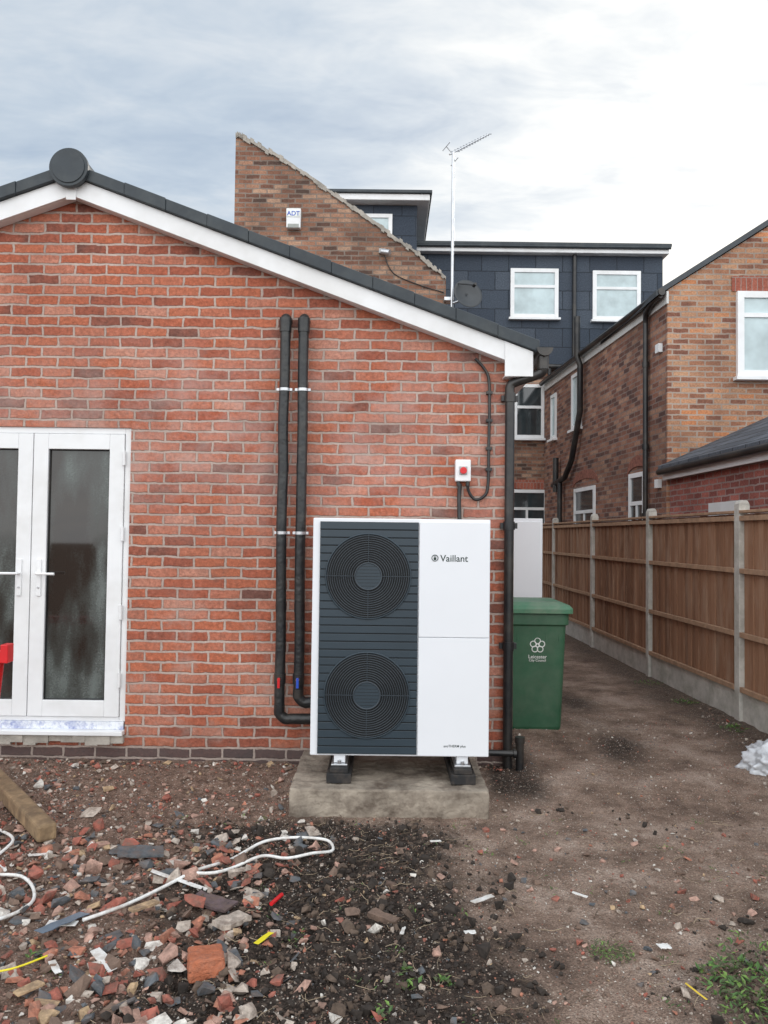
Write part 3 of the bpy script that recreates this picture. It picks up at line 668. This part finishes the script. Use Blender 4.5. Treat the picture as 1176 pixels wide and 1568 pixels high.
def chunk(q, x, y, s, mt, flat=1.0, sink=.3):
    d = Vector((s * random.uniform(.5, 1.0), s * random.uniform(.4, .8), s * random.uniform(.28, .6) * flat))
    V, F = random.choice(templates)
    Mx = Matrix.Rotation(random.uniform(0, 6.28), 3, 'Z') @ Matrix.Rotation(random.gauss(0, .35), 3, 'X') @ Matrix.Rotation(random.gauss(0, .35), 3, 'Y')
    c = Vector((x, y, gz(x, y) + d.z * (1 - sink)))
    q.add([Mx @ Vector((p_.x * d.x, p_.y * d.y, p_.z * d.z)) + c for p_ in V], F, mt)
def blocked(x, y): return (-.57 < x < .67 and 4.57 < y < 5.5) or (y > 5.47 and x < .95)
def pick(w): return random.choices(rm, w)[0]
q = MB(); cnt = 0
while cnt < 10500:
    x = random.uniform(-3.1, .25); y = 2.1 + 3.35 * random.random() ** 1.1
    d, r = zones(x, y)
    dens = (.08 + r * .9) * (.45 + 1.3 * max(0, nz(x, y, 1.7, 4) + .25)) * (1 - .35 * d) * (1 - .35 * sstep(4.4, 5.2, y))
    if blocked(x, y) or random.random() > dens: continue
    s = min(.058, .0062 * math.exp(abs(random.gauss(0, .85))))
    if y > 4.4: s *= .75
    chunk(q, x, y, s, pick([14, 9, 18, 10, 8, 22, 4, 14]), random.choice([1, 1, .5])); cnt += 1
cnt = 0
while cnt < 400:
    x = random.uniform(-2.3, -.2); y = random.uniform(2.3, 4.3)
    d, r = zones(x, y)
    if random.random() > r * (1 - .5 * sstep(3.6, 4.3, y)) * (.35 + .9 * max(0, nz(x, y, 1.9, 21) + .3)): continue
    chunk(q, x, y, random.uniform(.026, .060), pick([18, 11, 13, 14, 3, 14, 3, 14]), random.choice([1, .8, .5]), .1); cnt += 1
cnt = 0
while cnt < 8500:
    x = random.uniform(-.9, 3.1); y = 2.1 + 5.0 * random.random() ** 1.6
    if blocked(x, y) or 3.0 < x: continue
    d, r = zones(x, y)
    if random.random() > .3 + .7 * max(0, min(1, .6 + 1.6 * nz(x, y, 2.2, 14))): continue
    chunk(q, x, y, .0032 * math.exp(abs(random.gauss(0, .65))), pick([7, 4, 18, 6, 9, 22, 2, 8])); cnt += 1
for k in range(320):
    x = random.uniform(-.8, 2.4); y = random.uniform(2.2, 4.5)
    if blocked(x, y): continue
    chunk(q, x, y, random.uniform(.010, .032), pick([9, 4, 7, 6, 2, 14, 1, 8]), .8)
for k in range(90):
    x = random.uniform(-2.4, -.3); y = random.uniform(2.4, 4.6); chunk(q, x, y, random.uniform(.03, .07), random.choice([rm[3], rm[3], rm[2], rm[5], rm[0]]), .3, .1)
cnt = 0
while cnt < 4500:
    x = random.uniform(-1.4, 2.4); y = 2.1 + 2.7 * random.random()
    if blocked(x, y): continue
    d, r = zones(x, y)
    if random.random() > d: continue
    chunk(q, x, y, min(.04, .006 * math.exp(abs(random.gauss(0, .7)))), random.choice([clod, clod, clod2]), 1.3, .35); cnt += 1
for k in range(500):
    x = random.uniform(-2.9, 2.9); y = random.uniform(5.36, 5.46) if x < .9 else random.uniform(5.5, 8)
    if x > .9 and not (x > 2.85): x = random.choice([random.uniform(2.9, 3.12), random.uniform(.95, 1.1)])
    if -.57 < x < .67: continue
    chunk(q, x, y, random.uniform(.006, .024), random.choice([clod2, rm[5], rm[0], rm[2]]), 1)
q.build('rubble', None, recalc=False)
q = MB(); strawm = mat('dry_straw', (.36, .28, .19), .9, var=.4); twm = mat('twig', (.10, .07, .045), .9, var=.4)
for k in range(1700):
    x = random.uniform(-1.8, 2.4); y = random.uniform(2.2, 4.7)
    if blocked(x, y): continue
    d, r = zones(x, y)
    if random.random() > .2 + .8 * d: continue
    L = random.uniform(.02, .11); a = random.uniform(0, 6.28); z = gz(x, y) + .005; pts = []; cv_ = random.gauss(0, .5)
    for j in range(5):
        t = j / 4; pts.append((x + math.cos(a + cv_ * t) * L * t, y + math.sin(a + cv_ * t) * L * t, z + random.uniform(0, .014)))
    q.tube(pts, random.uniform(.0006, .0016), random.choice([strawm, twm]), 4)
q.build('straw')
wl = mat('white_plastic_scrap', (.78, .78, .76), .5, var=.08, dirt=((.35, .28, .22), .6, 14))
def scrap(name, x, y, L, W, a, mt, th=.004, lift=.012, tilt=.06):
    q = MB(); X = Matrix.Translation((x, y, gz(x, y) + lift)) @ Matrix.Rotation(a, 4, 'Z') @ Matrix.Rotation(tilt, 4, 'Y')
    n = 6; ps = []
    for i in range(n): ps.append((-L / 2 + L * i / (n - 1) + random.uniform(-.03, .03) * L, W / 2 * random.uniform(.65, 1)))
    for i in range(n - 1, -1, -1): ps.append((-L / 2 + L * i / (n - 1) + random.uniform(-.03, .03) * L, -W / 2 * random.uniform(.65, 1)))
    q.M = X; q.prism(ps, 'xy', 0, th, mt); return q.build(name, None, .0008)
for (x, y, L, W, a) in ((.47, 3.55, .13, .032, .7), (1.16, 3.18, .05, .045, .2), (-1.06, 3.02, .17, .05, -.8), (-.95, 3.68, .33, .03, -.45), (-1.33, 3.28, .12, .05, .1), (.93, 3.62, .07, .02, -.6), (.30, 4.2, .06, .02, .3), (-1.75, 4.0, .1, .03, .4), (.38, 3.26, .05, .03, .2), (-1.22, 2.95, .09, .03, -.9), (.10, 3.27, .07, .018, 1.4)):
    scrap('plastic_scrap', x, y, L, W, a, wl, lift=.02)
ylm = mat('yellow_plastic', (.80, .68, .03), .45, var=.05)
scrap('yellow_tape', -.46, 3.13, .11, .028, 1.15, ylm, .002, .045); scrap('yellow_tape', 1.16, 2.86, .10, .010, -1.15, mat('yellow_plastic2', (.7, .5, .05), .5), .002, .02)
scrap('timber_offcut', -1.02, 3.38, .13, .05, .9, rm[6], .012, .03); scrap('timber_offcut', -1.25, 2.8, .10, .045, 1.0, rm[6], .008, .04)
scrap('slate_piece', -1.22, 3.98, .22, .15, .3, rm[3], .012, .03); scrap('slate_piece', -.75, 3.5, .20, .12, -.4, rmat('purple_slate', (.12, .085, .09), .8), .012, .03)
scrap('slate_piece', -.62, 3.28, .14, .1, .9, rm[2], .02, .02); scrap('slate_piece', .02, 3.4, .13, .06, -.6, rm[5], .025, .0)
scrap('slate_piece', -1.6, 2.9, .22, .13, .1, rm[3], .03, .02); scrap('blue_sheeting', -1.32, 3.25, .26, .06, 1.2, mat('blue_grey_plastic', (.12, .16, .21), .3, var=.3), .003, .04, .15)
q = MB(); q.M = Matrix.Translation((-.46, 3.50, .035)) @ Matrix.Rotation(1.3, 4, 'Z') @ Matrix.Rotation(.1, 4, 'Y'); q.tube([(-.06, 0, 0), (.0, 0, 0), (.005, 0, 0), (.06, 0, 0)], .009, red, 10); q.tube([(.06, 0, 0), (.08, 0, 0)], .006, black, 8); q.build('red_marker')
q = MB()
def G(pts, lift=.024): return smooth_path([(x, y, gz(x, y) + lift + random.uniform(0, .014)) for x, y in pts], 7)
q.tube(G([(-1.25, 3.30), (-1.12, 3.44), (-1.0, 3.60), (-.887, 3.77), (-.75, 3.93), (-.62, 4.09), (-.49, 4.16), (-.356, 4.19), (-.27, 4.15), (-.25, 4.07), (-.345, 3.99), (-.47, 3.94), (-.59, 3.90), (-.72, 3.80), (-.81, 3.73), (-.92, 3.74)]), .0078, wl, 8)
q.build('white_cable')
q = MB(); q.tube(G([(-2.3, 3.95), (-2.05, 4.0), (-1.85, 3.8), (-1.82, 3.55), (-1.95, 3.4), (-2.15, 3.35)]), .009, wl, 8); q.tube(G([(-2.1, 4.3), (-1.93, 4.1), (-1.93, 3.9), (-1.80, 3.75)]), .008, wl, 8)
q.tube(G([(-1.9, 3.2), (-1.62, 3.3), (-1.55, 3.5), (-1.7, 3.7), (-1.95, 3.72)]), .008, wl, 8); q.build('white_cable')
q = MB(); q.tube(G([(-1.7, 2.75), (-1.5, 2.85), (-1.36, 2.9), (-1.27, 3.0)], .035), .004, ylm, 6); q.build('yellow_cord')
q = MB(); q.M = Matrix.Translation((-.645, 2.93, .055)) @ Matrix.Rotation(.28, 4, 'Z') @ Matrix.Rotation(-.12, 4, 'X')
bmat = mat('loose_brick', (.46, .145, .07), .9, var=.25, vscale=14, bump=.8, bscale=90, dirt=((.2, .11, .08), .7, 14))
q.box(-.065, .065, -.045, .10, -.04, .036, bmat); bo = q.build('brick', None, .007)
ss = bo.modifiers.new('s', 'SUBSURF'); ss.subdivision_type = 'SIMPLE'; ss.levels = 4; ss.render_levels = 4
tx2 = bpy.data.textures.new('brick_rough', 'CLOUDS'); tx2.noise_scale = .03
dm = bo.modifiers.new('d', 'DISPLACE'); dm.texture = tx2; dm.strength = .012; dm.mid_level = .5
q = MB(); a = math.atan2(4.12 - 5.05, -1.74 + 2.50); q.M = Matrix.Translation((-1.76, 4.12, .075)) @ Matrix.Rotation(a, 4, 'Z')
q.box(-1.35, 0, -.05, .05, -.045, .045, mat('weathered_timber', (.25, .17, .095), .85, var=.35, vscale=10, bump=.5, bscale=50, dirt=((.10, .065, .04), .8, 6))); q.build('wooden_post', None, .014)
sh = empty('sawhorse'); q = MB()
q.box(-3.1, -2.235, 4.56, 4.62, .90, .96, red); q.box(-2.25, -2.205, 4.55, 4.63, .89, 1.0, red); q.build('beam', sh, .006)
q = MB()
for x in (-2.27, -3.0):
    q.tube([(x, 4.58, .92), (x - .20, 4.35, .03)], .026, red, 8); q.tube([(x, 4.60, .92), (x - .20, 4.85, .05)], .026, red, 8); q.tube([(x - .13, 4.44, .35), (x - .13, 4.75, .35)], .012, red, 8)
q.build('legs', sh)
bm = bmesh.new(); bmesh.ops.create_icosphere(bm, subdivisions=5, radius=1)
for v in bm.verts:
    d = v.co.normalized(); n_ = 1 + .25 * noise.noise(d * 2.1) + .34 * abs(noise.noise(d * 4.5 + Vector((3, 1, 2)))) + .20 * abs(noise.noise(d * 10))
    v.co = Vector((d.x * .21 * n_, d.y * .17 * n_, max(-.04, d.z * .15 * n_)))
me = bpy.data.meshes.new('plastic_bag'); bm.to_mesh(me); bm.free()
me.materials.append(mat('white_bag_film', (.60, .62, .65), .25, var=.25, vscale=8, dirt=((.34, .33, .34), .7, 12))); bag = bpy.data.objects.new('plastic_bag', me); bag.location = (2.80, 5.46, .09); scene.collection.objects.link(bag)
for f_ in me.polygons: f_.use_smooth = True
gmats = [mat('leaf_green', (.06, .13, .03), .6, var=.3, vscale=20), mat('leaf_bright', (.14, .24, .05), .6, var=.3, vscale=20), mat('leaf_dull', (.07, .085, .035), .7, var=.3, vscale=20)]
def leaf(q, c, d, L, W, mt):
    d = Vector(d).normalized(); s = d.cross(Vector((0, 0, 1))).normalized(); c = Vector(c); up = s.cross(d)
    q.add([c, c + d * L * .45 + s * W + up * L * .06, c + d * L - up * L * .1, c + d * L * .45 - s * W + up * L * .06], [(0, 1, 2), (0, 2, 3)], mt)
q = MB()
def tuft(x, y, n, L, rad, W):
    for k in range(n):
        a = random.uniform(0, 6.28); r_ = rad * math.sqrt(random.random()); px_ = x + r_ * math.cos(a); py_ = y + r_ * math.sin(a); a2 = random.uniform(0, 6.28)
        leaf(q, (px_, py_, gz(px_, py_) + random.uniform(0, .02)), (math.cos(a2), math.sin(a2), random.uniform(.1, 1.2)), L * random.uniform(.5, 1.2), W * random.uniform(.5, 1.2), random.choices(gmats, [4, 3, 4])[0])
tuft(1.38, 2.93, 260, .035, .17, .009); tuft(1.50, 3.15, 120, .03, .15, .006); tuft(1.33, 2.72, 160, .03, .14, .007); tuft(.93, 3.13, 300, .018, .09, .003)
tuft(.11, 2.92, 30, .03, .05, .009); tuft(.25, 2.93, 24, .03, .035, .009); tuft(.02, 2.72, 22, .025, .04, .008); tuft(-1.35, 3.05, 16, .03, .04, .009); tuft(-.33, 3.2, 30, .02, .06, .004)
tuft(2.98, 7.6, 60, .05, .12, .006); tuft(3.0, 6.6, 60, .05, .1, .006); tuft(2.95, 8.6, 50, .04, .15, .005)
for k in range(70):
    x = random.uniform(-1.3, 2.4); y = random.uniform(2.3, 4.6)
    if not blocked(x, y): tuft(x, y, random.randint(3, 12), .022, .035, .003)
q.build('weeds', None, recalc=False)

# ------------------------------------------------------------------ world
w = bpy.data.worlds.new('World'); scene.world = w; w.use_nodes = True; nt = w.node_tree; nt.nodes.clear()
try:
    w.cycles.sampling_method = 'MANUAL'; w.cycles.sample_map_resolution = 256
except Exception as e: print(e)
out = node(nt, 'ShaderNodeOutputWorld')
sky = node(nt, 'ShaderNodeTexSky', {'sky_type': 'NISHITA', 'sun_disc': False, 'sun_elevation': R(24), 'sun_rotation': R(30)})
bg1 = node(nt, 'ShaderNodeBackground', ins={0: sky.outputs[0], 1: 0.10})
gen = node(nt, 'ShaderNodeTexCoord').outputs['Generated']
nrm = node(nt, 'ShaderNodeVectorMath', {'operation': 'NORMALIZE'}, {0: gen}).outputs[0]
sp = node(nt, 'ShaderNodeSeparateXYZ', ins={0: nrm})
zz = mth(nt, 'ADD', mth(nt, 'MAXIMUM', sp.outputs[2], 0.0), 0.16)
cv = node(nt, 'ShaderNodeCombineXYZ', ins={0: mth(nt, 'DIVIDE', sp.outputs[0], zz), 1: mth(nt, 'DIVIDE', sp.outputs[1], zz), 2: 3.7}).outputs[0]
cm = node(nt, 'ShaderNodeMapping', ins={0: cv, 'Rotation': (0, 0, R(-25)), 'Scale': (.8, 1.5, 1)}).outputs[0]
n1 = noi(nt, cm, 1.1, 4, .6, .5); n2 = noi(nt, cm, 6.0, 4, .62, .3)
f = mth(nt, 'ADD', n1.outputs[0], mth(nt, 'MULTIPLY', mth(nt, 'SUBTRACT', n2.outputs[0], .5), .55))
hz = node(nt, 'ShaderNodeMapRange', ins={0: sp.outputs[2], 1: .05, 2: .45, 3: .14, 4: .0}).outputs[0]
f = mth(nt, 'ADD', f, hz)
cl = ramp(nt, f, [(0.30, (.47, .57, .70)), (0.47, (.60, .69, .79)), (0.62, (.75, .81, .87)), (.80, (.90, .92, .95))])
sund = Vector((.50, .86, .42)).normalized()
dt = node(nt, 'ShaderNodeVectorMath', {'operation': 'DOT_PRODUCT'}, {0: nrm, 1: sund}).outputs['Value']
gl = node(nt, 'ShaderNodeMapRange', ins={0: dt, 1: .78, 2: 1.0, 3: 0.0, 4: 1.0}).outputs[0]
gl = mth(nt, 'POWER', gl, 1.3)
gl = mth(nt, 'MULTIPLY', gl, mth(nt, 'ADD', .0, mth(nt, 'MULTIPLY', f, 1.8)))
gcol = mixc(nt, 1.0, (.48, .40, .28), node(nt, 'ShaderNodeCombineColor', ins={0: gl, 1: gl, 2: gl}).outputs[0], 'MULTIPLY')
cl = mixc(nt, 1.0, cl, gcol, 'ADD')
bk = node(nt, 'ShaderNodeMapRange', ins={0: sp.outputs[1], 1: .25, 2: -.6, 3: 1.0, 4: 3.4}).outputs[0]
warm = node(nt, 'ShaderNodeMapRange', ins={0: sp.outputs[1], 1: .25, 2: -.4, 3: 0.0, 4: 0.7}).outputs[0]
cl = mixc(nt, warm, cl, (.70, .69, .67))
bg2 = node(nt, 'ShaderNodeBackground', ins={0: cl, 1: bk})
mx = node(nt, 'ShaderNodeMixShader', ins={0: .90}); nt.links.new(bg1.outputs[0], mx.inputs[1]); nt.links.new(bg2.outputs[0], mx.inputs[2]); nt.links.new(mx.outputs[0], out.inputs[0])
sl2 = bpy.data.lights.new('sun', 'SUN'); sl2.energy = 1.4; sl2.angle = R(12); sl2.color = (1, .94, .86)
so = bpy.data.objects.new('sun', sl2); so.rotation_euler = (-sund).to_track_quat('-Z', 'Y').to_euler(); so.location = (5, 10, 10); scene.collection.objects.link(so)

# ------------------------------------------------------------------ camera
cd = bpy.data.cameras.new('camera'); cam = bpy.data.objects.new('camera', cd); scene.collection.objects.link(cam)
cd.sensor_fit = 'VERTICAL'; cd.sensor_height = 24; cd.lens = 18.03; cd.clip_start = .05; cd.clip_end = 2000
cam.matrix_world = Matrix.Translation((0, 0, 1.67)) @ Matrix.Rotation(R(91.75), 4, 'X') @ Matrix.Rotation(R(.7), 4, 'Z')
scene.camera = cam
scene.view_settings.view_transform = 'Standard'; scene.view_settings.look = 'None'; scene.view_settings.exposure = 0
